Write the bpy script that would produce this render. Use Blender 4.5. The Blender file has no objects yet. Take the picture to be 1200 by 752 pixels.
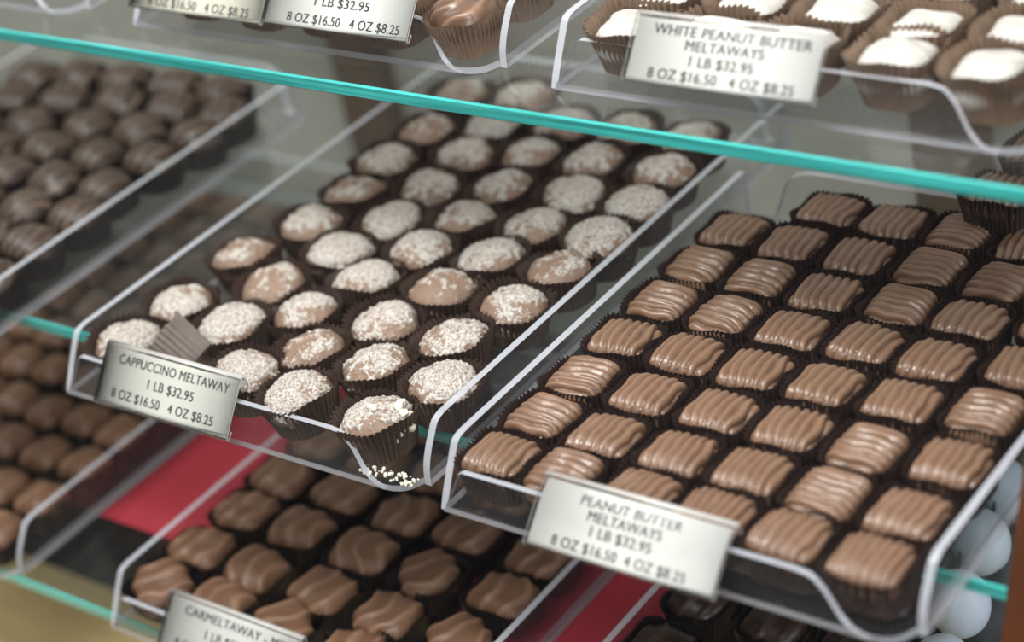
import bpy, bmesh, math, random
from mathutils import Vector, Matrix, noise

# ------------------------------------------------------------------ camera, light, exposure
SC = bpy.context.scene
COL = SC.collection
U = 0.45                                    # one plan unit in metres
X0, Y0, H0 = -1.08, 1.0, 1.058              # plan origin: front of the middle shelf, its top at z = 0


def W(x, y, h):
    """plan position (x along the shelves, y into the case, h below the lens) in world metres"""
    return Vector(((x - X0) * U, (y - Y0) * U, (H0 - h) * U))


cam_d = bpy.data.cameras.new('camera')
cam = bpy.data.objects.new('camera', cam_d)
COL.objects.link(cam)
R = Matrix(((0.7944139758, -0.1832894896, 0.5790607896),
            (0.5792112932, 0.5155715782, -0.6314271341),
            (-0.1828133280, 0.8370130888, 0.5157406096)))
cam.matrix_world = Matrix.Translation(W(0, 0, 0)) @ R.to_4x4()
cam_d.sensor_width = 36.0
cam_d.lens = 72.6
cam_d.clip_start = 0.02
cam_d.dof.use_dof = True
cam_d.dof.focus_distance = 0.845
cam_d.dof.aperture_fstop = 4.6
SC.camera = cam

SC.view_settings.view_transform = 'Standard'
SC.view_settings.look = 'None'
SC.view_settings.gamma = 1.0
SC.view_settings.use_curve_mapping = False
SC.view_settings.exposure = 0.0
SC.cycles.transparent_max_bounces = 40
SC.cycles.max_bounces = 10

world = bpy.data.worlds.new('World')
SC.world = world
world.use_nodes = True
wn = world.node_tree
bg = wn.nodes['Background']
wtc = wn.nodes.new('ShaderNodeTexCoord')
wsep = wn.nodes.new('ShaderNodeSeparateXYZ')
wramp = wn.nodes.new('ShaderNodeValToRGB')          # dim floor and far walls, brighter ceiling
wn.links.new(wtc.outputs['Generated'], wsep.inputs[0])
wn.links.new(wsep.outputs['Z'], wramp.inputs[0])
for e_, (p_, c_) in zip([wramp.color_ramp.elements[0], wramp.color_ramp.elements[1], wramp.color_ramp.elements.new(0.45)],
                        ((0.0, (0.05, 0.048, 0.045)), (1.0, (0.62, 0.63, 0.64)), (0.45, (0.16, 0.155, 0.15)))):
    e_.position = p_
    e_.color = (*c_, 1)
wn.links.new(wramp.outputs[0], bg.inputs[0])
bg.inputs[1].default_value = 1.0


def area(name, loc, target, sx, sy, power, color=(1, 1, 1)):
    d = bpy.data.lights.new(name, 'AREA')
    d.shape = 'RECTANGLE'
    d.size, d.size_y = sx, sy
    d.energy = power
    d.color = color
    o = bpy.data.objects.new(name, d)
    COL.objects.link(o)
    o.location = loc
    o.rotation_euler = (Vector(target) - Vector(loc)).to_track_quat('-Z', 'Y').to_euler()
    return o


area('ceiling_light', (-0.10, -0.50, 1.85), (0.0, 0.12, 0.0), 1.9, 0.5, 50, (1.0, 0.99, 0.975))
area('case_light', (-0.05, 0.13, 0.40), (-0.05, 0.14, 0.0), 1.5, 0.04, 1.3, (1.0, 0.98, 0.95))

area('side_fill', (1.75, 0.05, 0.22), (0.1, 0.12, -0.02), 0.9, 0.9, 9, (0.78, 0.88, 1.0))  # unseen cool light added at the right to brighten the pale blue candies

area('front_fill', (1.55, -1.35, 1.05), (0.0, 0.15, 0.0), 1.3, 0.8, 15, (1.0, 0.985, 0.97))  # unseen fill added in front to lift the rear peanut butter squares

# ------------------------------------------------------------------ materials


def mat(name, color, rough=0.5, spec=0.5, coat=0.0, vary=0.0, scale=40.0, bump=0.0, bscale=300.0,
        attr=None, color2=None, stretch=None):
    m = bpy.data.materials.new(name)
    m.use_nodes = True
    nt = m.node_tree
    b = nt.nodes['Principled BSDF']
    b.inputs['Base Color'].default_value = (*color, 1)
    b.inputs['Roughness'].default_value = rough
    b.inputs['Specular IOR Level'].default_value = spec
    b.inputs['Coat Weight'].default_value = coat
    b.inputs['Coat Roughness'].default_value = 0.15
    tc = nt.nodes.new('ShaderNodeTexCoord')
    src = tc.outputs['Object']
    if stretch:
        mp = nt.nodes.new('ShaderNodeMapping')
        mp.inputs['Scale'].default_value = stretch
        nt.links.new(src, mp.inputs[0])
        src = mp.outputs[0]
    out = None
    if vary:
        n = nt.nodes.new('ShaderNodeTexNoise')
        n.inputs['Scale'].default_value = scale
        n.inputs['Detail'].default_value = 4
        nt.links.new(src, n.inputs['Vector'])
        r = nt.nodes.new('ShaderNodeValToRGB')
        r.color_ramp.elements[0].position = 0.3
        r.color_ramp.elements[1].position = 0.7
        r.color_ramp.elements[0].color = (*[c * (1 - vary) for c in color], 1)
        r.color_ramp.elements[1].color = (*[min(1, c * (1 + vary)) for c in color], 1)
        nt.links.new(n.outputs['Fac'], r.inputs[0])
        out = r.outputs[0]
        nt.links.new(out, b.inputs['Base Color'])
    if attr:
        a = nt.nodes.new('ShaderNodeAttribute')
        a.attribute_name = attr
        mx = nt.nodes.new('ShaderNodeMix')
        mx.data_type = 'RGBA'
        nt.links.new(a.outputs['Fac'], mx.inputs[0])
        mx.inputs[6].default_value = (*color, 1)
        if out:
            nt.links.new(out, mx.inputs[6])
        mx.inputs[7].default_value = (*color2, 1)
        nt.links.new(mx.outputs[2], b.inputs['Base Color'])
    if bump:
        n2 = nt.nodes.new('ShaderNodeTexNoise')
        n2.inputs['Scale'].default_value = bscale
        n2.inputs['Detail'].default_value = 3
        nt.links.new(src, n2.inputs['Vector'])
        bp = nt.nodes.new('ShaderNodeBump')
        bp.inputs['Strength'].default_value = bump
        bp.inputs['Distance'].default_value = 0.0006
        nt.links.new(n2.outputs['Fac'], bp.inputs['Height'])
        nt.links.new(bp.outputs[0], b.inputs['Normal'])
    return m


def dusted(name, base, powder):
    m = bpy.data.materials.new(name)
    m.use_nodes = True
    nt = m.node_tree
    b = nt.nodes['Principled BSDF']
    b.inputs['Roughness'].default_value = 0.5
    b.inputs['Specular IOR Level'].default_value = 0.35
    tc = nt.nodes.new('ShaderNodeTexCoord')
    n = nt.nodes.new('ShaderNodeTexNoise')
    n.inputs['Scale'].default_value = 1250
    n.inputs['Detail'].default_value = 5
    n.inputs['Roughness'].default_value = 0.65
    nt.links.new(tc.outputs['Object'], n.inputs['Vector'])
    a = nt.nodes.new('ShaderNodeAttribute')
    a.attribute_name = 'shade'
    ad = nt.nodes.new('ShaderNodeMath')
    ad.operation = 'MULTIPLY_ADD'
    ad.inputs[1].default_value = 2.2
    nt.links.new(n.outputs['Fac'], ad.inputs[0])
    nt.links.new(a.outputs['Fac'], ad.inputs[2])
    mr = nt.nodes.new('ShaderNodeMapRange')
    mr.inputs[1].default_value = 1.55
    mr.inputs[2].default_value = 2.15
    nt.links.new(ad.outputs[0], mr.inputs[0])
    mx = nt.nodes.new('ShaderNodeMix')
    mx.data_type = 'RGBA'
    mx.inputs[6].default_value = (*base, 1)
    mx.inputs[7].default_value = (*powder, 1)
    nt.links.new(mr.outputs[0], mx.inputs[0])
    nt.links.new(mx.outputs[2], b.inputs['Base Color'])
    bp = nt.nodes.new('ShaderNodeBump')
    bp.inputs['Strength'].default_value = 0.30
    bp.inputs['Distance'].default_value = 0.0004
    nt.links.new(mr.outputs[0], bp.inputs['Height'])
    nt.links.new(bp.outputs[0], b.inputs['Normal'])
    return m


def clear(name, tint, haze=0.02, haze_color=(0.9, 0.9, 0.92), rough=0.02, ior=1.45, gloss=1.0):
    """thin clear sheet: lets light through with a tint, mirrors at its surface, a trace of milky haze"""
    m = bpy.data.materials.new(name)
    m.use_nodes = True
    nt = m.node_tree
    nt.nodes.remove(nt.nodes['Principled BSDF'])
    outn = nt.nodes['Material Output']
    t = nt.nodes.new('ShaderNodeBsdfTransparent')
    t.inputs[0].default_value = (*tint, 1)
    d = nt.nodes.new('ShaderNodeBsdfDiffuse')
    d.inputs[0].default_value = (*haze_color, 1)
    g = nt.nodes.new('ShaderNodeBsdfGlossy')
    g.inputs['Color'].default_value = (gloss, gloss, gloss, 1)
    g.inputs['Roughness'].default_value = rough
    m1 = nt.nodes.new('ShaderNodeMixShader')
    m1.inputs[0].default_value = haze
    nt.links.new(t.outputs[0], m1.inputs[1])
    nt.links.new(d.outputs[0], m1.inputs[2])
    fr = nt.nodes.new('ShaderNodeFresnel')
    ge = nt.nodes.new('ShaderNodeNewGeometry')
    mr = nt.nodes.new('ShaderNodeMapRange')      # same mirror strength on both sides of the thin sheet
    mr.inputs[3].default_value = ior
    mr.inputs[4].default_value = 1.0 / ior
    nt.links.new(ge.outputs['Backfacing'], mr.inputs[0])
    nt.links.new(mr.outputs[0], fr.inputs[0])
    m2 = nt.nodes.new('ShaderNodeMixShader')
    nt.links.new(fr.outputs[0], m2.inputs[0])
    nt.links.new(m1.outputs[0], m2.inputs[1])
    nt.links.new(g.outputs[0], m2.inputs[2])
    nt.links.new(m2.outputs[0], outn.inputs[0])
    return m


M = {}
M['acrylic'] = clear('clear_acrylic', (0.965, 0.965, 0.97), haze=0.008, gloss=0.7)
M['acrylic_edge'] = clear('sawn_acrylic_edge', (0.9, 0.9, 0.93), haze=0.66, haze_color=(0.62, 0.63, 0.68), rough=0.15)
M['acrylic_fold'] = clear('bent_acrylic', (0.93, 0.93, 0.95), haze=0.42, haze_color=(0.62, 0.62, 0.66), rough=0.08, ior=1.6, gloss=0.8)  # milky colour paints the bright line light would draw along each fold
M['holder'] = clear('tag_sleeve', (0.985, 0.985, 0.975), haze=0.02, rough=0.13, ior=1.30, gloss=0.6)
M['holder_edge'] = clear('tag_sleeve_edge', (0.92, 0.9, 0.86), haze=0.55, haze_color=(0.9, 0.88, 0.84), rough=0.12)
M['glass'] = clear('shelf_glass', (0.955, 0.975, 0.965), haze=0.005, ior=1.5, gloss=0.8)
M['pane'] = clear('front_pane_glass', (0.985, 0.99, 0.99), haze=0.001, haze_color=(0.7, 0.78, 0.95), ior=1.13, rough=0.0)
M['glass_edge'] = mat('teal_glass_edge', (0.06, 0.50, 0.46), rough=0.12, spec=0.6, coat=0.5, vary=0.45, scale=9.0, stretch=(1, 30, 60))
M['card'] = mat('tag_card', (0.70, 0.705, 0.645), rough=0.55, spec=0.3)
M['card_white'] = mat('white_tag_card', (0.72, 0.725, 0.70), rough=0.5, spec=0.3)
M['card_cream'] = mat('cream_tag_card', (0.68, 0.67, 0.56), rough=0.55, spec=0.3)
M['ink'] = mat('tag_ink', (0.018, 0.022, 0.03), rough=0.6)
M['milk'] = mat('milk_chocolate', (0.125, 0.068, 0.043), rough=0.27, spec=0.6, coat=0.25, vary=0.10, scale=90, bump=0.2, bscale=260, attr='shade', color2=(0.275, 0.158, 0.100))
M['truffle'] = dusted('dusted_milk_chocolate', (0.265, 0.175, 0.125), (0.66, 0.635, 0.585))
M['dark_truffle'] = mat('striped_dark_chocolate', (0.046, 0.028, 0.020), rough=0.36, spec=0.4, vary=0.2, scale=80, attr='shade', color2=(0.175, 0.125, 0.092))
M['carmel'] = mat('caramel_milk_chocolate', (0.150, 0.076, 0.042), rough=0.42, spec=0.4, vary=0.15, scale=80, bump=0.2, bscale=300, attr='shade', color2=(0.24, 0.132, 0.080))
M['deep'] = mat('deep_dark_chocolate', (0.035, 0.018, 0.013), rough=0.3, spec=0.5, attr='shade', color2=(0.06, 0.035, 0.028))
M['ivory'] = mat('white_chocolate', (0.50, 0.475, 0.425), rough=0.4, spec=0.4, vary=0.05, scale=90, bump=0.15, bscale=200, attr='shade', color2=(0.60, 0.585, 0.545))
M['bluewhite'] = mat('pale_blue_sugar_shell', (0.74, 0.81, 0.90), rough=0.4, spec=0.4, vary=0.08, scale=60)
M['cup_dark'] = mat('dark_glassine_paper', (0.045, 0.029, 0.026), rough=0.32, spec=0.6, vary=0.2, scale=120)
M['cup_brown'] = mat('brown_glassine_paper', (0.22, 0.15, 0.105), rough=0.34, spec=0.4, vary=0.2, scale=120)
M['cup_truffle'] = mat('dark_brown_glassine_paper', (0.070, 0.044, 0.035), rough=0.32, spec=0.6, vary=0.2, scale=120)
M['cup_black'] = mat('black_glassine_paper', (0.014, 0.010, 0.010), rough=0.5, spec=0.35)
M['cup_sheen'] = mat('shiny_taupe_paper', (0.17, 0.135, 0.115), rough=0.32, spec=0.5, vary=0.2, scale=120)
M['nut'] = mat('pale_praline_crumb', (0.83, 0.80, 0.68), rough=0.7, spec=0.2, vary=0.06, scale=300)
M['panel'] = mat('reddish_wood', (0.105, 0.035, 0.014), rough=0.4, spec=0.4, vary=0.3, scale=30, stretch=(1, 1, 0.15))
M['deck'] = mat('tan_laminate', (0.74, 0.55, 0.26), rough=0.45, spec=0.3, vary=0.08, scale=20, stretch=(1, 8, 1))
M['deck_shade'] = mat('olive_deck_shade', (0.010, 0.010, 0.006), rough=0.4, spec=0.2, vary=0.5, scale=14)  # near-black colour stands in for shade on the deck
M['red'] = mat('red_paper', (0.36, 0.030, 0.045), rough=0.6, spec=0.3, vary=0.1, scale=14)
M['back'] = mat('beige_grey_panel', (0.46, 0.43, 0.38), rough=0.5, spec=0.3, vary=0.18, scale=9)
M['stile'] = mat('brown_stile', (0.13, 0.085, 0.055), rough=0.5, spec=0.3, vary=0.2, scale=30)
M['steel'] = mat('brushed_metal', (0.55, 0.55, 0.55), rough=0.3, spec=0.5)

# ------------------------------------------------------------------ object helpers


def mesh_obj(name, me, material=None, parent=None):
    o = bpy.data.objects.new(name, me)
    COL.objects.link(o)
    if material is not None:
        ms = material if isinstance(material, (list, tuple)) else [material]
        if not me.materials:
            for x in ms:
                me.materials.append(x)
    if parent:
        o.parent = parent
    return o


def bm_mesh(name, bm, smooth=False):
    me = bpy.data.meshes.new(name)
    bm.normal_update()
    bm.to_mesh(me)
    bm.free()
    if smooth:
        for p in me.polygons:
            p.use_smooth = True
    return me


def thing(o, label, cat, group=None):
    o['label'] = label
    o['category'] = cat
    if group:
        o['group'] = group
    return o


def empty(name, loc, label, cat, group=None):
    o = bpy.data.objects.new(name, None)
    o.empty_display_size = 0.02
    COL.objects.link(o)
    o.location = loc
    return thing(o, label, cat, group)


def prism(bm, poly, off, face_mat=0, side_mat=1, side_mats=None):
    """closed slab: a planar outline (3D points) pushed by the vector off"""
    off = Vector(off)
    a = [bm.verts.new(Vector(p)) for p in poly]
    b = [bm.verts.new(Vector(p) + off) for p in poly]
    n = len(poly)
    f = bm.faces.new(a[::-1]); f.material_index = face_mat
    f = bm.faces.new(b); f.material_index = face_mat
    for i in range(n):
        j = (i + 1) % n
        q = bm.faces.new((a[i], a[j], b[j], b[i]))
        q.material_index = side_mats[i] if side_mats else side_mat


def box(bm, lo, hi, mi=0):
    (x0, y0, z0), (x1, y1, z1) = lo, hi
    prism(bm, [(x0, y0, z0), (x1, y0, z0), (x1, y1, z0), (x0, y1, z0)], (0, 0, z1 - z0), mi, mi)


def fixn(bm):
    bmesh.ops.recalc_face_normals(bm, faces=bm.faces)


ORD = ['first', 'second', 'third', 'fourth', 'fifth', 'sixth', 'seventh', 'eighth', 'ninth', 'tenth', 'eleventh', 'twelfth']

# ------------------------------------------------------------------ the case: shelves, panels, deck
H_TOP, H_MID, H_LOW, H_DECK = 0.778, 1.058, 1.338, 1.56
XEND = -0.579


def shelf(h, yf, label):
    a = W(-2.75, yf, h); b = W(XEND, 1.84, h)
    z1 = a.z; z0 = a.z - 0.0064
    bm = bmesh.new()
    c = 0.0008
    prof = [(a.y, z0 + c), (a.y + c, z0), (b.y, z0), (b.y, z1), (a.y + c, z1), (a.y, z1 - c)]
    prism(bm, [(a.x, y, z) for y, z in prof], (b.x - a.x, 0, 0), 1, 0, [1, 0, 0, 0, 1, 1])
    fixn(bm)
    o = mesh_obj('glass_shelf', bm_mesh('glass_shelf', bm), [M['glass'], M['glass_edge']])
    thing(o, label, 'shelf', 'glass shelves of the display case')
    return o


shelf(H_TOP, 1.238, 'highest clear glass shelf with teal edge, under the white squares')
shelf(H_MID, 1.114, 'middle clear glass shelf with teal edge, under the powdered truffles')
shelf(H_LOW, 0.997, 'lowest clear glass shelf with teal edge, above tan deck')

# reddish wooden corner post along the slanted front of the case, glass side behind it
bm = bmesh.new()
sl = 0.455
pts = []
for h in (0.3, H_DECK):
    pts.append((h, 1.114 - 0.0 + (1.058 - h) * sl + 0.004))
p = [W(XEND + 0.0006, pts[0][1], pts[0][0]), W(XEND + 0.0006, pts[1][1], pts[1][0]),
     W(XEND + 0.0006, pts[1][1] + 0.075, pts[1][0]), W(XEND + 0.0006, pts[0][1] + 0.075, pts[0][0])]
prism(bm, p, (0.02, 0, 0), 0, 0)
fixn(bm)
o = mesh_obj('trim_4', bm_mesh('trim', bm), M['panel'])
o['kind'] = 'structure'
bm = bmesh.new()
p = [W(XEND + 0.012, pts[0][1] + 0.076, pts[0][0]), W(XEND + 0.012, pts[1][1] + 0.076, pts[1][0]),
     W(XEND + 0.012, 1.898, H_DECK), W(XEND + 0.012, 1.898, 0.3)]
prism(bm, p, (0.005, 0, 0), 0, 0)
fixn(bm)
o = mesh_obj('window_2', bm_mesh('window_2', bm), M['pane'])
o['kind'] = 'structure'

# back of the case: two sliding doors in a frame
bm = bmesh.new()
a = W(-3.2, 1.9, H_DECK); b = W(XEND + 0.06, 1.9, 0.2)
box(bm, (a.x, a.y, a.z), (b.x, a.y + 0.012, b.z))
fixn(bm)
o = mesh_obj('wall_back', bm_mesh('wall_back', bm), M['back'])
o['kind'] = 'structure'
for n, xx in enumerate((-1.05, -1.95, -2.9)):
    bm = bmesh.new()
    a = W(xx, 1.9, H_DECK); b = W(xx + 0.09, 1.9, 0.2)
    box(bm, (a.x, a.y - 0.012, a.z), (b.x, a.y - 0.0005, b.z))
    fixn(bm)
    o = mesh_obj('trim_%d' % (n + 1), bm_mesh('trim', bm), M['stile'])
    o['kind'] = 'structure'

# deck under the lowest shelf: tan front board, dark sheet painted as the shade behind
bm = bmesh.new()
a = W(-3.2, 0.80, H_DECK); b = W(XEND, 1.198, H_DECK)
box(bm, (a.x, a.y, a.z - 0.02), (b.x, b.y, a.z))
fixn(bm)
o = mesh_obj('floor', bm_mesh('floor', bm), M['deck'])
o['kind'] = 'structure'
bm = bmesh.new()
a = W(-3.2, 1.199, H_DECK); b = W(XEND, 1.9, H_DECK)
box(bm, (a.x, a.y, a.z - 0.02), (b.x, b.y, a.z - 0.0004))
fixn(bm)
o = mesh_obj('floor', bm_mesh('floor', bm), M['deck_shade'])
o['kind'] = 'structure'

# red paper sheet lying on the deck
bm = bmesh.new()
a = W(-1.727, 1.120, H_LOW); b = W(-0.95, 1.46, H_LOW)
n = 24
rows_ = []
for i in range(n + 1):
    r_ = []
    for j in range(9):
        x = a.x + (b.x - a.x) * i / n
        y = a.y + (b.y - a.y) * j / 8
        z = a.z + 0.0006 + 0.0001 * math.sin(i * 0.7 + j * 0.9)
        r_.append((x, y, z))
    rows_.append(r_)
vt = [[bm.verts.new(q) for q in r_] for r_ in rows_]
vb = [[bm.verts.new((q[0], q[1], q[2] - 0.0005)) for q in r_] for r_ in rows_]
for i in range(n):
    for j in range(8):
        bm.faces.new((vt[i][j], vt[i + 1][j], vt[i + 1][j + 1], vt[i][j + 1]))
        bm.faces.new((vb[i][j], vb[i][j + 1], vb[i + 1][j + 1], vb[i + 1][j]))
for i in range(n):
    for j, k in ((0, 1), (8, -1)):
        bm.faces.new((vt[i][j], vb[i][j], vb[i + 1][j], vt[i + 1][j]))
for j in range(8):
    for i in (0, n):
        bm.faces.new((vt[i][j], vt[i][j + 1], vb[i][j + 1], vb[i][j]))
fixn(bm)
o = mesh_obj('paper_sheet', bm_mesh('paper_sheet', bm, True), M['red'])
thing(o, 'red paper sheet lying on the lowest glass shelf under the caramel tray', 'paper')

# slanted front pane of the case
bm = bmesh.new()
f0, f1 = (0.25, 1.114 + (1.058 - 0.25) * sl - 0.135), (H_DECK - 0.004, 1.114 + (1.058 - H_DECK) * sl - 0.135)
p = [W(-3.2, f0[1], f0[0]), W(XEND + 0.03, f0[1], f0[0]), W(XEND + 0.03, f1[1], f1[0]), W(-3.2, f1[1], f1[0])]
nrm = (p[1] - p[0]).cross(p[3] - p[0]).normalized()
prism(bm, p, nrm * 0.004, 0, 0)
fixn(bm)
o = mesh_obj('window_1', bm_mesh('window_1', bm), M['pane'])
o['kind'] = 'structure'

# ------------------------------------------------------------------ acrylic trays
T = 0.0033                                  # sheet thickness


def arc(points):
    """Catmull-Rom through 2D points"""
    out = []
    n = len(points)
    for i in range(n - 1):
        p0, p1, p2, p3 = points[max(i - 1, 0)], points[i], points[i + 1], points[min(i + 2, n - 1)]
        for k in range(4):
            t = k / 4
            out.append(tuple(0.5 * (2 * p1[c] + (p2[c] - p0[c]) * t + (2 * p0[c] - 5 * p1[c] + 4 * p2[c] - p3[c]) * t * t
                                    + (3 * p1[c] - p0[c] - 3 * p2[c] + p3[c]) * t ** 3) for c in range(2)))
    out.append(points[-1])
    return out


def tray(xl, xr, yf, yb, h_base, label, wall=0.056, lip=0.0435, lean=0.24, group='clear acrylic candy trays'):
    o0 = W((xl + xr) / 2, (yf + yb) / 2, h_base)
    t = empty('candy_tray', o0, label, 'tray', group)
    mats = [M['acrylic'], M['acrylic_edge'], M['acrylic_fold']]
    w = (xr - xl) * U / 2
    d = (yb - yf) * U / 2
    wl, lp = wall * U, lip * U
    # base sheet with its front corner cut round
    bm = bmesh.new()
    e = 0.0002
    front_cut = arc([(w - 0.018, -d), (w - 0.0125, -d + 0.0005), (w - 0.0070, -d + 0.0034), (w - T - e, -d + 0.0098)])
    outline = [(-w + T + e, -d)] + front_cut + [(w - T - e, d), (-w + T + e, d)]
    prism(bm, [(x, y, 0.0002) for x, y in outline], (0, 0, T - 0.0004), 0, 1,
          [2] + [1] * (len(front_cut) - 1) + [2, 2, 2])
    fixn(bm)
    mesh_obj('tray_base', bm_mesh('tray_base', bm), mats, t)
    # side walls: straight top edge, front edge leaning back
    for s in (-1, 1):
        bm = bmesh.new()
        if s < 0:
            fr = arc([(-d + 0.001, 0), (-d + 0.004, 0.006), (-d + 0.013, wl - 0.005), (-d + 0.0165, wl - 0.001), (-d + 0.022, wl)])
        else:
            fr = arc([(-d + 0.0095, 0), (-d + 0.0099, 0.0030), (-d + 0.0110, 0.0080), (-d + 0.0140, 0.0140), (-d + 0.0178, 0.0192), (-d + 0.0215, wl - 0.0016), (-d + 0.0265, wl)])
        poly = fr + [(d, wl), (d, 0)]
        x = -w if s < 0 else w - T
        prism(bm, [(x, a_, b_) for a_, b_ in poly], (T, 0, 0), 0, 1, [1] * (len(poly) - 1) + [2])
        fixn(bm)
        mesh_obj('side_wall', bm_mesh('side_wall', bm), mats, t)
    # front lip: leans back, narrow slanted end on one side, deep scooped end on the other
    def sheet(poly, y0, lean, thick, flip=1):
        q = []
        for x, s_ in poly:
            q.append((x, y0 + s_ * lean * flip, s_))
        return q, Vector((0, thick * flip, 0))
    scoop = arc([(w - 0.0460, lp), (w - 0.0395, lp - 0.0010), (w - 0.0360, lp - 0.0036), (w - 0.0332, 0.0128), (w - 0.0280, 0.0054),
                 (w - 0.0225, 0.0012), (w - 0.0170, 0.0)])
    poly = [(-w + 0.002, 0.0)] + [(-w + 0.0115, lp - 0.0010), (-w + 0.0135, lp)] + scoop
    q, off = sheet(poly, -d, lean, T * .75)
    bm = bmesh.new()
    prism(bm, q, off, 0, 1, [1, 1] + [1] * len(scoop) + [2])
    fixn(bm)
    mesh_obj('front_lip', bm_mesh('front_lip', bm), mats, t)
    # back lip
    bl = wl * 0.96
    poly = arc([(-w + 0.012, 0.0), (-w + 0.0155, 0.004), (-w + 0.020, bl - 0.006), (-w + 0.028, bl - 0.001), (-w + 0.036, bl)]) + \
        arc([(w - 0.036, bl), (w - 0.028, bl - 0.001), (w - 0.020, bl - 0.006), (w - 0.0155, 0.004), (w - 0.012, 0.0)])
    q, off = sheet(poly, d + 0.0004, 0.30, T * 1.5)
    bm = bmesh.new()
    prism(bm, q, off, 0, 1, [1] * (len(poly) - 1) + [2])
    fixn(bm)
    mesh_obj('back_lip', bm_mesh('back_lip', bm), mats, t)
    return t


HB_TOP, HB_MID, HB_LOW = H_TOP - 0.0005, H_MID - 0.0005, H_LOW - 0.0022
tray(-2.160, -1.697, 1.284, 1.80, HB_TOP, 'clear tray on the highest shelf, cut off beyond the drizzled candies')
tray(-1.612, -1.136, 1.284, 1.80, HB_TOP, 'clear tray of drizzled chocolates on the highest shelf', lean=.37)
tray(-1.070, -0.607, 1.280, 1.80, HB_TOP, 'clear tray of white squares on the highest shelf', lean=.37)
tray(-2.187, -1.720, 1.022, 1.585, HB_MID, 'clear tray of dark striped truffles on the middle shelf')
tray(-1.559, -1.094, 1.022, 1.690, HB_MID, 'clear tray of powdered cappuccino truffles on the middle shelf')
tray(-1.065, -0.608, 1.018, 1.545, HB_MID, 'clear tray of ridged peanut butter squares beside the corner post', lean=.15)
tray(-2.190, -1.728, 0.980, 1.79, HB_LOW, 'clear tray of plain brown squares on the lowest shelf')
tray(-1.562, -1.100, 0.977, 1.50, HB_LOW, 'clear tray of caramel squares on the lowest shelf', lean=.17)
tray(-1.010, -0.592, 0.977, 1.50, HB_LOW, 'clear tray of blackish candies on the lowest shelf', lean=.17)

# ------------------------------------------------------------------ price tags


def text_mesh(body, width, height_max, squeeze=0.9):
    cu = bpy.data.curves.new('t', 'FONT')
    cu.body = body
    cu.size = 1.0
    cu.offset = 0.0
    cu.space_character = 1.04
    cu.extrude = 0.0
    cu.resolution_u = 4
    o = bpy.data.objects.new('t', cu)
    COL.objects.link(o)
    bpy.context.view_layer.update()
    dg = bpy.context.evaluated_depsgraph_get()
    me = bpy.data.meshes.new_from_object(o.evaluated_get(dg))
    bpy.data.objects.remove(o)
    bm = bmesh.new()
    for dx in (-0.017, -0.006, 0.006, 0.017):
        k0 = len(bm.verts)
        bm.from_mesh(me)
        bm.verts.ensure_lookup_table()
        for v in bm.verts[k0:]:
            v.co.x += dx
    bm.to_mesh(me)
    bm.free()
    xs = [v.co.x for v in me.vertices]
    ys = [v.co.y for v in me.vertices]
    return me, min(xs), max(xs), min(ys), max(ys)


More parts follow.
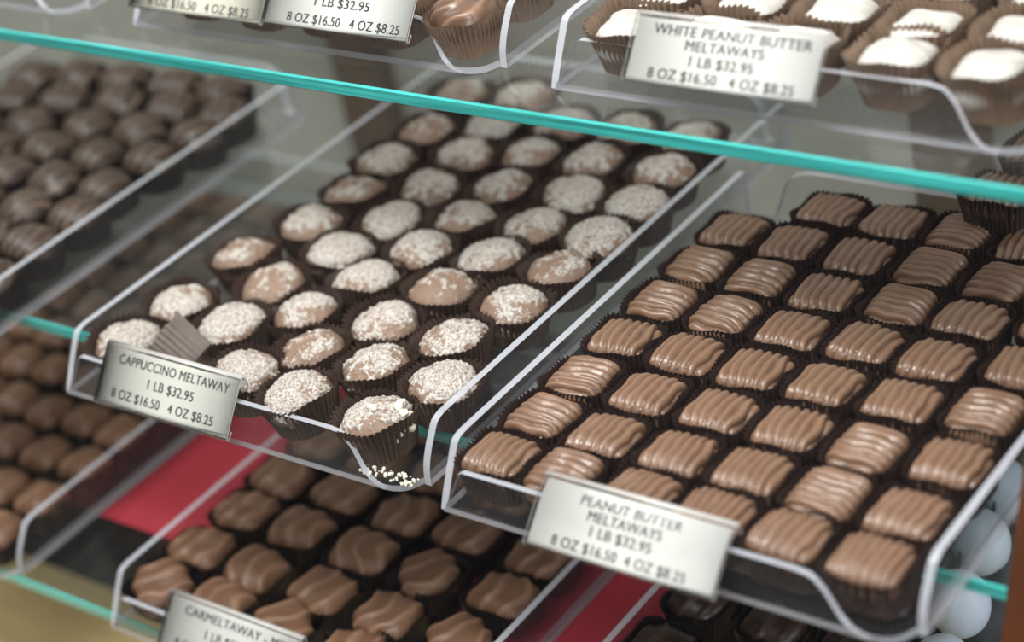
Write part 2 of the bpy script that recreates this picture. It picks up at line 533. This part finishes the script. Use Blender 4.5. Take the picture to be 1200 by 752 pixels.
def price_tag(xl, xr, yt, ht, ybm, hbm, lines, label, card='card', bend=0.0):
    """xl..xr width, (yt, ht) top and (ybm, hbm) bottom of the face; lines = (text, centre x 0..1, centre v 0..1, width fraction, cap height fraction)"""
    k_ = 0.993
    xl, xr, yt, ht, ybm, hbm = xl * k_, xr * k_, yt * k_, ht * k_, ybm * k_, hbm * k_
    P0 = W(xl, ybm, hbm)
    t = empty('price_tag', P0, label, 'price tag', 'folded price tags on the tray lips')
    w = (xr - xl) * U
    top = W(xl, yt, ht) - P0
    L = top.length
    ey = Vector((0, top.y, top.z)).normalized()
    en = Vector((1, 0, 0)).cross(ey).normalized()      # towards the viewer
    if en.y > 0:
        en = -en

    def pt(x, v, n=0.0):
        # the face rolls back a little towards its upper edge
        k = max(0.0, v / L - 0.45)
        return Vector((x, 0, 0)) + ey * (v - bend * 0.25 * k * k * L) + en * (n - bend * k * k * L)
    N = 12
    vs = [L * i / N for i in range(N + 1)]
    # card
    bm = bmesh.new()
    m_ = 0.0006
    front = [[bm.verts.new(pt(x, min(max(v, m_), L - 0.0010), 0.0)) for v in vs] for x in (m_, w - m_)]
    back = [[bm.verts.new(pt(x, min(max(v, m_), L - 0.0010), -0.0004)) for v in vs] for x in (m_, w - m_)]
    for i in range(N):
        bm.faces.new((front[0][i], front[1][i], front[1][i + 1], front[0][i + 1]))
        bm.faces.new((back[0][i], back[0][i + 1], back[1][i + 1], back[1][i]))
    for s in (0, 1):
        for i in range(N):
            bm.faces.new((front[s][i], front[s][i + 1], back[s][i + 1], back[s][i]))
    for i in (0, N):
        bm.faces.new((front[0][i], front[1][i], back[1][i], back[0][i]))
    fixn(bm)
    mesh_obj('card', bm_mesh('card', bm, True), M[card], t)
    # clear folded sleeve: face, roll over the lip, leg behind, small hook under the card
    prof = [pt(0, 0.0035, -0.0016), pt(0, 0.0, -0.0012), pt(0, -0.0004, 0.0006)]
    prof += [pt(0, v, 0.0011) for v in vs]
    tp = pt(0, L, 0.0011)
    back_dir = Vector((0, 1, 0))
    prof += [tp + Vector((0, 0.0005, 0.0004)), tp + Vector((0, 0.0014, 0.0006)), tp + Vector((0, 0.0023, 0.0003)), tp + Vector((0, 0.0028, -0.0006)), tp + Vector((0, 0.0030, -0.0050))]
    bm = bmesh.new()
    th = 0.0009
    nrm = []
    for i, q in enumerate(prof):
        a_ = prof[max(i - 1, 0)]
        b_ = prof[min(i + 1, len(prof) - 1)]
        tg = (b_ - a_).normalized()
        nrm.append(Vector((1, 0, 0)).cross(tg).normalized())
    inner = [q - n_ * th if False else q + n_ * (-th) for q, n_ in zip(prof, nrm)]
    ext = 0.0009
    def V(q, x):
        return bm.verts.new((x, q.y, q.z))
    A = [(V(q, -ext), V(q, w + ext)) for q in prof]
    B = [(V(q, -ext), V(q, w + ext)) for q in inner]
    n_ = len(prof)
    for i in range(n_ - 1):
        fa = bm.faces.new((A[i][0], A[i][1], A[i + 1][1], A[i + 1][0]))
        bm.faces.new((B[i][0], B[i + 1][0], B[i + 1][1], B[i][1]))
        if n_ - 7 < i < n_ - 2:
            fa.material_index = 1  # whitish roll paints a highlight along the top fold
        for s in (0, 1):
            f = bm.faces.new((A[i][s], A[i + 1][s], B[i + 1][s], B[i][s]))
            f.material_index = 1
    bm.faces.ensure_lookup_table()
    for i in (0, n_ - 1):
        f = bm.faces.new((A[i][0], A[i][1], B[i][1], B[i][0]))
        f.material_index = 1
    fixn(bm)
    mesh_obj('sleeve', bm_mesh('sleeve', bm, True), [M['holder'], M['holder_edge']], t)
    # printed lines
    for body, cx, cv, wf, chf in lines:
        me, x0, x1, y0, y1 = text_mesh(body, 0, 0)
        sx = wf * w / (x1 - x0)
        sy = chf * L / 0.73
        for v in me.vertices:
            x = (v.co.x - (x0 + x1) / 2) * sx + cx * w
            y = (v.co.y - 0.365) * sy + cv * L
            v.co = pt(x, y, 0.00012)
        o = mesh_obj('lettering', me, M['ink'], t)
    return t


price_tag(-1.497, -1.317, 1.050, 1.000, 1.0125, 1.0455,
          [('CAPPUCCINO MELTAWAY', .52, .80, .84, .165), ('1 LB $32.95', .53, .51, .35, .165), ('8 OZ $16.50   4 OZ $8.25', .49, .22, .78, .165)],
          'cream price tag reading cappuccino meltaway, clipped to tray lip', bend=0.05)
price_tag(-0.952, -0.770, 1.040, 1.000, 0.9955, 1.0425,
          [('PEANUT BUTTER', .49, .80, .54, .15), ('MELTAWAYS', .48, .61, .40, .15), ('1 LB $32.95', .48, .41, .33, .15), ('8 OZ $16.50  4 OZ $8.25', .49, .17, .72, .15)],
          'white price tag reading peanut butter meltaways, on the ridged squares', card='card_white', bend=0.22)
price_tag(-0.970, -0.790, 1.295, 0.700, 1.2575, 0.7445,
          [('WHITE PEANUT BUTTER', .52, .82, .84, .16), ('MELTAWAYS', .50, .62, .42, .16), ('1 LB $32.95', .50, .40, .34, .16), ('8 OZ $16.50   4 OZ $8.25', .51, .17, .78, .16)],
          'white price tag reading white peanut butter meltaways', card='card_white', bend=0.06)
price_tag(-1.400, -1.219, 1.306, 0.700, 1.2695, 0.7445,
          [('1 LB $32.95', .52, .49, .38, .16), ('8 OZ $16.50   4 OZ $8.25', .55, .18, .78, .165)],
          'white price tag overlapping a cream tag, on drizzled chocolates tray', card='card_white', bend=0.04)
price_tag(-1.590, -1.409, 1.308, 0.704, 1.272, 0.7485,
          [('8 OZ $16.50   4 OZ $8.25', .52, .17, .78, .165)],
          'cream price tag partly cut off, beside a whiter tag', card='card_cream', bend=0.04)
price_tag(-1.474, -1.292, 1.008, 1.280, 0.968, 1.3255,
          [('CARMELTAWAY - MILK', .55, .80, .84, .16), ('1 LB $32.95', .50, .51, .36, .165), ('8 OZ $16.50   4 OZ $8.25', .50, .22, .78, .165)],
          'white price tag reading carmeltaway milk, on the lowest shelf', card='card_white', bend=0.04)

# ------------------------------------------------------------------ candies: shapes


def box_dirs(n):
    """unit directions over a cube grid with shared vertices: list of verts, list of quads"""
    verts, idx, faces = [], {}, []

    def vid(p):
        k = tuple(round(c, 5) for c in p)
        if k not in idx:
            idx[k] = len(verts)
            verts.append(Vector(p))
        return idx[k]
    for ax in range(3):
        for s in (-1, 1):
            for i in range(n):
                for j in range(n):
                    q = []
                    for di, dj in ((0, 0), (1, 0), (1, 1), (0, 1)):
                        a_ = -1 + 2 * (i + di) / n
                        b_ = -1 + 2 * (j + dj) / n
                        p = [0, 0, 0]
                        p[ax] = s
                        p[(ax + 1) % 3] = a_
                        p[(ax + 2) % 3] = b_
                        q.append(vid(p))
                    faces.append(q if s > 0 else q[::-1])
    return verts, faces


def smooth(e0, e1, x):
    t = max(0, min(1, (x - e0) / (e1 - e0)))
    return t * t * (3 - 2 * t)


GRID = {}


def candy(name, a, b, H, p, pz, disp, n=22, base=0.0012):
    """super-ellipsoid body of half-widths a, b and height H with disp(x, y, z01, dir) -> (offset, shade)"""
    if n not in GRID:
        GRID[n] = box_dirs(n)
    V, F = GRID[n]
    co, sh = [], []
    for d in V:
        x, y, z = d
        rxy = (abs(x) ** p + abs(y) ** p) ** (1 / p)
        r = (rxy ** pz + abs(z) ** pz) ** (1 / pz)
        u = Vector((x / r, y / r, z / r))
        z01 = (u.z + 1) / 2
        # bodies are fuller low down and settle on a flat foot
        tp_ = 0.84 + 0.16 * smooth(0.0, 0.5, z01)
        pos = Vector((u.x * a * tp_, u.y * b * tp_, base + H * max(z01, 0.03)))
        nd = Vector((u.x / a, u.y / b, u.z / (H / 2))).normalized()
        off, s = disp(u.x, u.y, z01, nd)
        pos += nd * off
        if pos.z < base:
            pos.z = base
        co.append(pos)
        sh.append(max(0, min(1, s)))
    me = bpy.data.meshes.new(name)
    me.from_pydata([tuple(c) for c in co], [], F)
    at = me.attributes.new('shade', 'FLOAT', 'POINT')
    at.data.foreach_set('value', sh)
    for f in me.polygons:
        f.use_smooth = True
    me.update()
    return me


def ridged(seed):
    rnd = random.Random(seed)
    k = rnd.choice((6.2, 6.6, 7.0, 7.4))
    ph = rnd.uniform(0, 3)
    slant = rnd.uniform(-0.3, 0.3)
    o = Vector((rnd.uniform(0, 50), rnd.uniform(0, 50), 0))

    def f(x, y, z, nd):
        wob = noise.noise(o + Vector((x * 1.6, y * 1.3, 0))) * 0.30
        t = (x + slant * 0.3 * y + wob * 0.35) * k * math.pi / 2 + ph
        c = abs(math.cos(t))
        ridge = c ** 0.62
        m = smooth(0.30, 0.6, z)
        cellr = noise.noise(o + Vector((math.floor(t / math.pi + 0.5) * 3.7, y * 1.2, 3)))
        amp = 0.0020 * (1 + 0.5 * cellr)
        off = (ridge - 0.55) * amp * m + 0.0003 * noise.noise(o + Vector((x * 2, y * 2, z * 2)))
        return off, 0.85 * ridge * (0.35 + 0.65 * m) + 0.2 * noise.noise(o + Vector((x, y, 8)))  # valleys coloured darker, crests lighter: ridge shading painted into the chocolate
    return candy('ridged_square', 0.0132, 0.0123, 0.0168, 5.0, 3.4, f, n=34)


def powdered(seed, cover=0.0):
    rnd = random.Random(seed)
    o = Vector((rnd.uniform(0, 50), rnd.uniform(0, 50), rnd.uniform(0, 50)))

    def f(x, y, z, nd):
        q = o + Vector((x, y, z * 1.2))
        big = noise.noise(q * 1.1)
        mid = noise.noise(q * 4.6)
        fine = noise.noise(q * 13.0)
        grain = noise.noise(q * 24.0)
        pw = smooth(-0.12, 0.42, 0.55 * mid + 0.30 * fine + 0.65 * big + (z - 0.72) * 1.7 + cover)
        off = 0.0010 * big + 0.0003 * mid + pw * (0.0002 + 0.0005 * max(0, mid) + 0.0006 * max(0, fine) + 0.0006 * max(0, grain))
        return off, pw * 0.80 + (0.30 * fine + 0.22 * grain) * (0.25 + pw)
    return candy('powdered_truffle', 0.0152 + rnd.uniform(-.0005, .0007), 0.0148, 0.0198 + rnd.uniform(-.001, .001), 2.15, 2.05, f, n=46)


def striped(seed):
    rnd = random.Random(seed)
    o = Vector((rnd.uniform(0, 50), rnd.uniform(0, 50), 0))
    k = rnd.uniform(6.5, 8.5)

    def f(x, y, z, nd):
        t = (x + 0.16 * noise.noise(o + Vector((x, y * 1.5, 0))) + 0.12 * y * y) * k * math.pi / 2
        c = max(0, math.cos(t * 1.35)) ** 0.8
        m = smooth(0.32, 0.6, z)
        big = noise.noise(o + Vector((x, y, z)))
        return 0.0007 * big + (c - 0.4) * 0.0008 * m, c * m * (0.55 + 0.5 * big)
    return candy('striped_truffle', 0.0158, 0.0142, 0.0212, 2.2, 2.05, f, n=28)


def drizzled(seed, a, b, H, p, k, amp=0.0008, curve=0.35):
    rnd = random.Random(seed)
    o = Vector((rnd.uniform(0, 50), rnd.uniform(0, 50), 0))
    sl_ = rnd.uniform(-0.6, 0.6)

    def f(x, y, z, nd):
        t = (x + sl_ * y * 0.4 + curve * y * y + 0.22 * noise.noise(o + Vector((x * 1.2, y * 1.2, 0)))) * k * math.pi / 2
        c = max(0, math.cos(t)) ** 1.6
        m = smooth(0.40, 0.66, z)
        big = noise.noise(o + Vector((x * 1.1, y * 1.1, z)))
        return 0.0011 * big + c * amp * m, c * m * 0.9 + 0.3 * big
    return candy('drizzled_square', a, b, H, p, 2.7, f, n=24)


def ivory(seed):
    rnd = random.Random(seed)
    o = Vector((rnd.uniform(0, 50), rnd.uniform(0, 50), 0))
    bl = rnd.random() < 0.4
    bx, by = rnd.uniform(-.3, .3), rnd.uniform(-.3, .3)

    def f(x, y, z, nd):
        w_ = noise.noise(o + Vector((x * 1.4, y * 3.2, 0)))
        m = smooth(0.6, 0.85, z)
        off = 0.0008 * w_ * m + 0.0008 * noise.noise(o + Vector((x, y, z)))
        if bl:
            off += 0.0028 * math.exp(-((x - bx) ** 2 + (y - by) ** 2) / 0.10) * m
        return off, 0.5 + w_
    return candy('white_square', 0.0138, 0.0130, 0.0194, 4.0, 3.0, f, n=24)


def paper_cup(name, ax, ay, top_ax, top_ay, h, pleats, p, amp, seed, lift=0.0):
    rnd = random.Random(seed)
    n = pleats * 6
    rows = 6
    verts, faces = [], []
    wob = [rnd.uniform(0, 6.28) for _ in range(4)]
    for r in range(rows):
        t = r / (rows - 1)
        rx = ax + (top_ax - ax) * t ** 1.2
        ry = ay + (top_ay - ay) * t ** 1.2
        for i in range(n):
            th = 2 * math.pi * i / n
            c, s = math.cos(th), math.sin(th)
            k = (abs(c) ** p + abs(s) ** p) ** (-1 / p)
            pl = math.cos(2 * math.pi * pleats * i / n)
            am = amp * (0.35 + 0.65 * t)
            rr = 1 + 0.018 * t * math.sin(2 * th + wob[0]) + 0.012 * t * math.sin(3 * th + wob[1])
            z = h * t
            if r == rows - 1:
                z += 0.0009 * math.sin(2 * th + wob[2]) + 0.0006 * math.sin(5 * th + wob[3]) + 0.00025 * pl
            verts.append((c * k * rx * rr + c * pl * am - c * amp, s * k * ry * rr + s * pl * am - s * amp, z + 0.0001))
    for r in range(rows - 1):
        for i in range(n):
            j = (i + 1) % n
            faces.append((r * n + i, r * n + j, (r + 1) * n + j, (r + 1) * n + i))
    faces.append(tuple(range(n))[::-1])
    me = bpy.data.meshes.new(name)
    me.from_pydata(verts, [], faces)
    me.update()
    return me


class Kind:
    """a family of candies: variants of body and cup meshes, placed as body + paper_cup child"""

    def __init__(self, name, cat, body_mat, bodies, cup_mat, cups):
        self.name, self.cat = name, cat
        self.protos = []
        for me in bodies:
            me.materials.append(body_mat)
        for me in cups:
            me.materials.append(cup_mat)
        self.bodies, self.cups = bodies, cups
        self.first = None

    def put(self, rnd, x, y, h, turn, label, group, cup=True, tilt=0.0, variant=None, cup_turn=0.0):
        v = rnd.randrange(len(self.bodies)) if variant is None else variant
        if self.first is None:
            b = bpy.data.objects.new(self.name, self.bodies[v])
            c = bpy.data.objects.new('paper_cup', self.cups[0])
            self.first = (b, c)
        else:
            b = self.first[0].copy()
            b.data = self.bodies[v]
            c = self.first[1].copy()
        COL.objects.link(b)
        b.location = W(x, y, h)
        b.rotation_euler = (rnd.uniform(-tilt, tilt), rnd.uniform(-tilt, tilt), turn)
        b['label'] = label
        b['category'] = self.cat
        b['group'] = group
        if cup:
            COL.objects.link(c)
            c.parent = b
            c.data = self.cups[rnd.randrange(len(self.cups))]
            c.rotation_euler = (0, 0, -turn + cup_turn)
        return b


BASE = 0.0080                                # tray floor above the shelf in plan units
h_mid, h_top, h_low = HB_MID - BASE, HB_TOP - BASE, HB_LOW - BASE

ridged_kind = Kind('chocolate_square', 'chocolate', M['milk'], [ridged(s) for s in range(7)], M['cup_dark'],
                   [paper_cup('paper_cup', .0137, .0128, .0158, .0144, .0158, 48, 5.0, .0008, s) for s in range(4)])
powder_kind = Kind('powdered_truffle', 'chocolate', M['truffle'],
                   [powdered(s, c) for s, c in ((1, 0.0), (2, .1), (3, -.12), (4, .05), (5, .16), (6, -.02), (7, .1), (8, 0.0))], M['cup_truffle'],
                   [paper_cup('paper_cup', .0142, .0138, .0190, .0180, .0172, 42, 2.3, .0010, s) for s in range(4)])
striped_kind = Kind('striped_truffle', 'chocolate', M['dark_truffle'], [striped(s) for s in range(20, 26)], M['cup_black'],
                    [paper_cup('paper_cup', .0145, .0138, .0180, .0166, .0140, 44, 2.3, .0004, s) for s in range(3)])
carmel_kind = Kind('caramel_square', 'chocolate', M['carmel'], [drizzled(s, .0154, .0134, .0172, 3.8, 5.4, amp=.0012) for s in range(30, 36)], M['cup_black'],
                   [paper_cup('paper_cup', .0156, .0136, .0186, .0160, .0140, 54, 4.0, .0007, s) for s in range(3)])
plain_kind = Kind('brown_square', 'chocolate', M['carmel'], [drizzled(s, .0128, .0124, .0172, 3.4, 3.0, amp=.0003) for s in range(40, 44)], M['cup_black'],
                  [paper_cup('paper_cup', .0128, .0124, .0144, .0146, .0120, 56, 4.0, .0004, s) for s in range(3)])
deep_kind = Kind('dark_square', 'chocolate', M['deep'], [drizzled(s, .0142, .0128, .0175, 3.0, 5.0, amp=.0011) for s in range(50, 53)], M['cup_black'],
                 [paper_cup('paper_cup', .0145, .0130, .0168, .0150, .0165, 60, 3.4, .0005, s) for s in range(3)])
ivory_kind = Kind('white_square', 'chocolate', M['ivory'], [ivory(s) for s in range(60, 66)], M['cup_brown'],
                  [paper_cup('paper_cup', .0128, .0122, .0180, .0170, .0206, 42, 3.2, .0009, s) for s in range(4)])
swirl_kind = Kind('drizzled_chocolate', 'chocolate', M['milk'], [drizzled(s, .0145, .0138, .0195, 2.6, 5.0, amp=.0012, curve=.9) for s in range(70, 73)], M['cup_brown'],
                  [paper_cup('paper_cup', .0140, .0136, .0166, .0158, .0160, 44, 3.0, .0009, s) for s in range(3)])

# ------------------------------------------------------------------ candies: peanut butter tray
rnd = random.Random(7)
g = 'ridged peanut butter squares in their tray'
PB = [
    [(-1.022, 1.062), (-.954, 1.063), (-.878, 1.063), (-.806, 1.064), (-.735, 1.063), (-.662, 1.061)],
    [(-1.021, 1.125), (-.950, 1.121), (-.876, 1.122), (-.805, 1.123), (-.734, 1.122), (-.662, 1.122)],
    [(-1.021, 1.190), (-.949, 1.188), (-.876, 1.188), (-.805, 1.189), (-.732, 1.188), (-.660, 1.196)],
    [(-1.021, 1.257), (-.950, 1.255), (-.879, 1.255), (-.808, 1.256), (-.736, 1.257), (-.664, 1.268)],
    [(-1.021, 1.324), (-.951, 1.323), (-.879, 1.321), (-.807, 1.325), (-.736, 1.323), (-.662, 1.338)],
    [(-1.021, 1.393), (-.952, 1.390), (-.880, 1.388), (-.807, 1.392), (-.737, 1.389), (-.662, 1.408)],
    [(-1.021, 1.459), (-.953, 1.457), (-.882, 1.456), (-.810, 1.459), (-.738, 1.455), (-.662, 1.478)],
    [None, (-.950, 1.523), (-.880, 1.522), (-.809, 1.525), (-.738, 1.521), None],
]
CROSS = {(1, 0): 1.25, (0, 1): 0.9, (4, 1): 1.2, (5, 0): 1.1, (5, 1): 1.3, (3, 5): 1.3, (5, 3): 1.35, (6, 3): 1.4, (7, 3): 1.4, (6, 4): 1.3, (1, 4): 0.9, (2, 4): 0.6, (4, 0): 0.95, (2, 0): .5, (6, 5): 1.4}
for i, row in enumerate(PB):
    for j, q in enumerate(row):
        if q is None:
            continue
        turn = rnd.uniform(-.06, .06) - (0 if rnd.random() < .5 else math.pi)
        v = None
        if (i, j) in CROSS:
            turn += math.pi / 2
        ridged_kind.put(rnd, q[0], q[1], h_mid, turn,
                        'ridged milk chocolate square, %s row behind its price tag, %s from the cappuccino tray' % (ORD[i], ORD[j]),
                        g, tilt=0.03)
for x, y, hh, lab in ((-.783, 1.556, 1.016, 'ridged milk chocolate square propped up above the last row'),
                      (-.765, 1.612, 0.999, 'ridged milk chocolate square behind the propped one, seen through the highest shelf')):
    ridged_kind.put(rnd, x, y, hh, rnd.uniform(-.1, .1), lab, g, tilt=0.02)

# ------------------------------------------------------------------ candies: cappuccino tray
g = 'powdered cappuccino truffles in their tray'
CP = [
    [(-1.506, 1.074), (-1.345, 1.078), (-1.262, 1.070), (-1.164, 1.066)],
    [(-1.503, 1.152), (-1.418, 1.141), (-1.300, 1.134), (-1.221, 1.134), (-1.140, 1.131)],
    [(-1.500, 1.250), (-1.430, 1.218), (-1.357, 1.185), (-1.264, 1.199), (-1.177, 1.200)],
    [(-1.476, 1.327), (-1.404, 1.290), (-1.335, 1.254), (-1.247, 1.266), (-1.160, 1.268)],
    [(-1.470, 1.398), (-1.386, 1.362), (-1.314, 1.322), (-1.230, 1.333), (-1.150, 1.337)],
    [(-1.485, 1.470), (-1.395, 1.436), (-1.312, 1.391), (-1.226, 1.401), (-1.148, 1.405)],
    [(-1.478, 1.541), (-1.401, 1.508), (-1.308, 1.460), (-1.228, 1.470), (-1.147, 1.473)],
    [(-1.407, 1.578), (-1.325, 1.531), (-1.245, 1.540), (-1.158, 1.542)],
    [(-1.500, 1.632), (-1.420, 1.648), (-1.330, 1.602), (-1.248, 1.612), (-1.165, 1.612)],
]
VAR = {(0, 0): 4, (0, 1): 1, (0, 2): 4, (0, 3): 6, (1, 1): 4, (1, 2): 2, (1, 3): 0, (1, 4): 4, (2, 0): 2, (3, 0): 0}
front_piece = None
for i, row in enumerate(CP):
    for j, q in enumerate(row):
        b = powder_kind.put(rnd, q[0], q[1], h_mid, rnd.uniform(0, 6.28),
                            'powdered cappuccino truffle, %s row behind its price tag, %s from the striped truffles' % (ORD[i], ORD[j]),
                            g, tilt=0.10, variant=VAR.get((i, j)))
        if (i, j) == (0, 3):
            front_piece = b


def chunk_bm(size, seed):
    r = random.Random(seed)
    bm = bmesh.new()
    bmesh.ops.create_icosphere(bm, subdivisions=2, radius=size)
    sx, sy, sz = r.uniform(.7, 1.3), r.uniform(.7, 1.2), r.uniform(.7, 1.1)
    o_ = Vector((seed * 3.1, seed * 1.7, 0))
    for v in bm.verts:
        v.co *= 1 + 0.45 * noise.noise(o_ + v.co / size * 1.1)
        v.co = Vector((v.co.x * sx, v.co.y * sy, v.co.z * sz))
    return bm


# pale praline chunks on the front truffle
fr_ = front_piece.rotation_euler.to_matrix().inverted()
for k, (dx, dy, dz, s) in enumerate(((.0085, .0055, .0195, .0022), (.0110, .0040, .0178, .0018), (.0118, .0062, .0150, .0026), (.0128, .0015, .0150, .0022),
                                     (.0135, .0030, .0118, .0024), (.0130, -.0025, .0128, .0020), (.0122, -.0050, .0105, .0018), (.0060, -.0112, .0120, .0016),
                                     (-.001, -.0128, .0118, .0020), (.0015, -.0030, .0222, .0021), (.0065, .0090, .0178, .0019), (-.0045, -.0118, .0125, .0012))):
    o = mesh_obj('crumb', bm_mesh('crumb', chunk_bm(s, k + 1)), M['nut'], front_piece)
    o.location = fr_ @ Vector((dx, dy, dz))

# flattened empty paper cup standing on edge between truffles
me = paper_cup('empty_cup', .0138, .0125, .0147, .0130, .0240, 26, 2.6, .0006, 77)
me.materials.append(M['cup_sheen'])
o = bpy.data.objects.new('paper_cup', me)
COL.objects.link(o)
ax_z = Vector((-.722, -.105, .683)).normalized()          # from its base to its rim
ax_y = Vector((.50, -.66, .45))
ax_y = (ax_y - ax_z * ax_y.dot(ax_z)).normalized()
ax_x = ax_y.cross(ax_z)
m3 = Matrix((ax_x, ax_y, ax_z)).transposed()
o.matrix_world = Matrix.Translation(W(-1.418, 1.084, 1.026)) @ m3.to_4x4() @ Matrix.Diagonal((0.80, 0.38, 0.85, 1))
thing(o, 'empty shiny pleated paper cup leaning behind the cappuccino price tag', 'paper cup')

# loose crumbs on the tray floor
bm = bmesh.new()
rc = random.Random(5)
for k in range(70):
    s = rc.uniform(.0003, .0009)
    x, y = rc.uniform(-1.165, -1.103), rc.uniform(1.026, 1.040)
    pos = W(x, y, h_mid) + Vector((0, 0, s * 0.6 - .0002))
    bmesh.ops.create_icosphere(bm, subdivisions=1, radius=s, matrix=Matrix.Translation(pos))
o = mesh_obj('crumbs', bm_mesh('crumbs', bm), M['nut'])
o['kind'] = 'stuff'
thing(o, 'pale crumbs scattered on the floor of the cappuccino tray', 'crumbs')

# ------------------------------------------------------------------ candies: dark striped truffles
g = 'dark striped truffles in their tray'
ST = [
    [(-1.785, 1.052), (-1.868, 1.045)],
    [(-1.760, 1.118), (-1.838, 1.110), (-1.915, 1.105)],
    [(-1.778, 1.186), (-1.852, 1.184), (-1.930, 1.18)],
    [(-1.772, 1.256), (-1.848, 1.247), (-1.925, 1.24)],
    [(-1.785, 1.318), (-1.866, 1.312), (-1.944, 1.302)],
    [(-1.782, 1.386), (-1.858, 1.374), (-1.945, 1.365), (-2.025, 1.345)],
    [(-1.770, 1.449), (-1.856, 1.441), (-1.938, 1.430), (-2.022, 1.410), (-2.105, 1.39)],
    [(-1.768, 1.506), (-1.858, 1.503), (-1.948, 1.496), (-2.031, 1.478), (-2.110, 1.454)],
    [(-1.818, 1.552), (-1.905, 1.553), (-1.988, 1.548), (-2.066, 1.540), (-2.136, 1.520)],
]
for i, row in enumerate(ST):
    for j, q in enumerate(row):
        striped_kind.put(rnd, q[0], q[1], h_mid, rnd.uniform(-.5, .5),
                         'dark striped truffle, %s row from the front, %s from the wall facing the cappuccino tray' % (ORD[i], ORD[j]), g, tilt=.12)

# ------------------------------------------------------------------ candies: lowest shelf
g = 'caramel squares in their tray'
xs = [-1.517, -1.431, -1.341, -1.250, -1.160]
CM = []
for r in range(7):
    y = 1.030 + (.060 * r if r < 2 else .060 + .0695 * (r - 1))
    CM.append([(x + rnd.uniform(-.004, .004), y + rnd.uniform(-.003, .003)) for x in xs])
for i, row in enumerate(CM):
    for j, q in enumerate(row):
        carmel_kind.put(rnd, q[0], q[1], h_low, rnd.uniform(-.15, .15) + rnd.choice((0, math.pi, .7, -.6)) * (rnd.random() < .55),
                        'rounded milk caramel square, %s row behind its price tag, %s from the plain brown squares' % (ORD[i], ORD[j]), g, tilt=.05,
                        cup_turn=0.0)
g = 'plain brown squares in their tray'
for i in range(11):
    for j in range(6):
        x, y = -1.776 - .0645 * j, 1.018 + .0675 * i
        plain_kind.put(rnd, x + rnd.uniform(-.003, .003), y + rnd.uniform(-.003, .003), h_low, rnd.uniform(-.1, .1),
                       'plain brown square on the lowest shelf, %s row back, %s from the caramel tray' % (ORD[i], ORD[j]), g, tilt=.05)
g = 'blackish candies in their tray'
for i in range(7):
    for j in range(5):
        if i > 2 and j > 2:
            continue
        deep_kind.put(rnd, -.965 + .0815 * j, 1.018 + .072 * i, h_low, rnd.uniform(-.3, .3),
                      'blackish drizzled square in black cup, %s row back, %s from the caramel tray' % (ORD[i], ORD[j]), g, tilt=.05)
# pale blue round candies at the back of that tray, one line by the corner post
for k, (x, y) in enumerate(((-.712, 1.240), (-.738, 1.327), (-.760, 1.417), (-.781, 1.503))):
    bm = bmesh.new()
    bmesh.ops.create_uvsphere(bm, u_segments=36, v_segments=24, radius=.0132)
    oo = Vector((k * 5.0, 2, 1))
    for v in bm.verts:
        v.co *= 1 + .05 * noise.noise(oo + v.co * 90)
        v.co.z = v.co.z * 1.22 + .0146
    o = mesh_obj('round_candy', bm_mesh('round_candy', bm, True), M['bluewhite'])
    o.location = W(x, y, h_low)
    thing(o, 'pale blue round candy on the lowest shelf, %s back beside the corner post' % ORD[k], 'candy', 'pale blue round candies')

# ------------------------------------------------------------------ candies: highest shelf
g = 'white squares in their tray'
WH = [
    [(-1.006, 1.330), (-.926, 1.332), (-.842, 1.333), (-.752, 1.334), (-.668, 1.333)],
    [(-1.008, 1.390), (-.922, 1.392), (-.838, 1.395), (-.752, 1.386), (-.670, 1.394)],
    [(-1.000, 1.462), (-.920, 1.466), (-.842, 1.468), (-.760, 1.460), (-.680, 1.464)],
    [(-1.002, 1.536), (-.920, 1.538), (-.842, 1.540), (-.760, 1.532), (-.680, 1.536)],
]
for i, row in enumerate(WH):
    for j, q in enumerate(row):
        ivory_kind.put(rnd, q[0], q[1], h_top, rnd.uniform(-.2, .2),
                       'white square in brown pleated cup, %s row back, %s from the drizzled chocolates' % (ORD[i], ORD[j]), g, tilt=.05)
g = 'drizzled chocolates in their tray'
for i in range(3):
    for j in range(5):
        x, y = -1.190 - .084 * j, 1.325 + .078 * i
        swirl_kind.put(rnd, x, y, h_top, rnd.uniform(-.4, .4),
                       'drizzled milk chocolate on the highest shelf, %s row back, %s from the white squares' % (ORD[i], ORD[j]), g, tilt=.05)
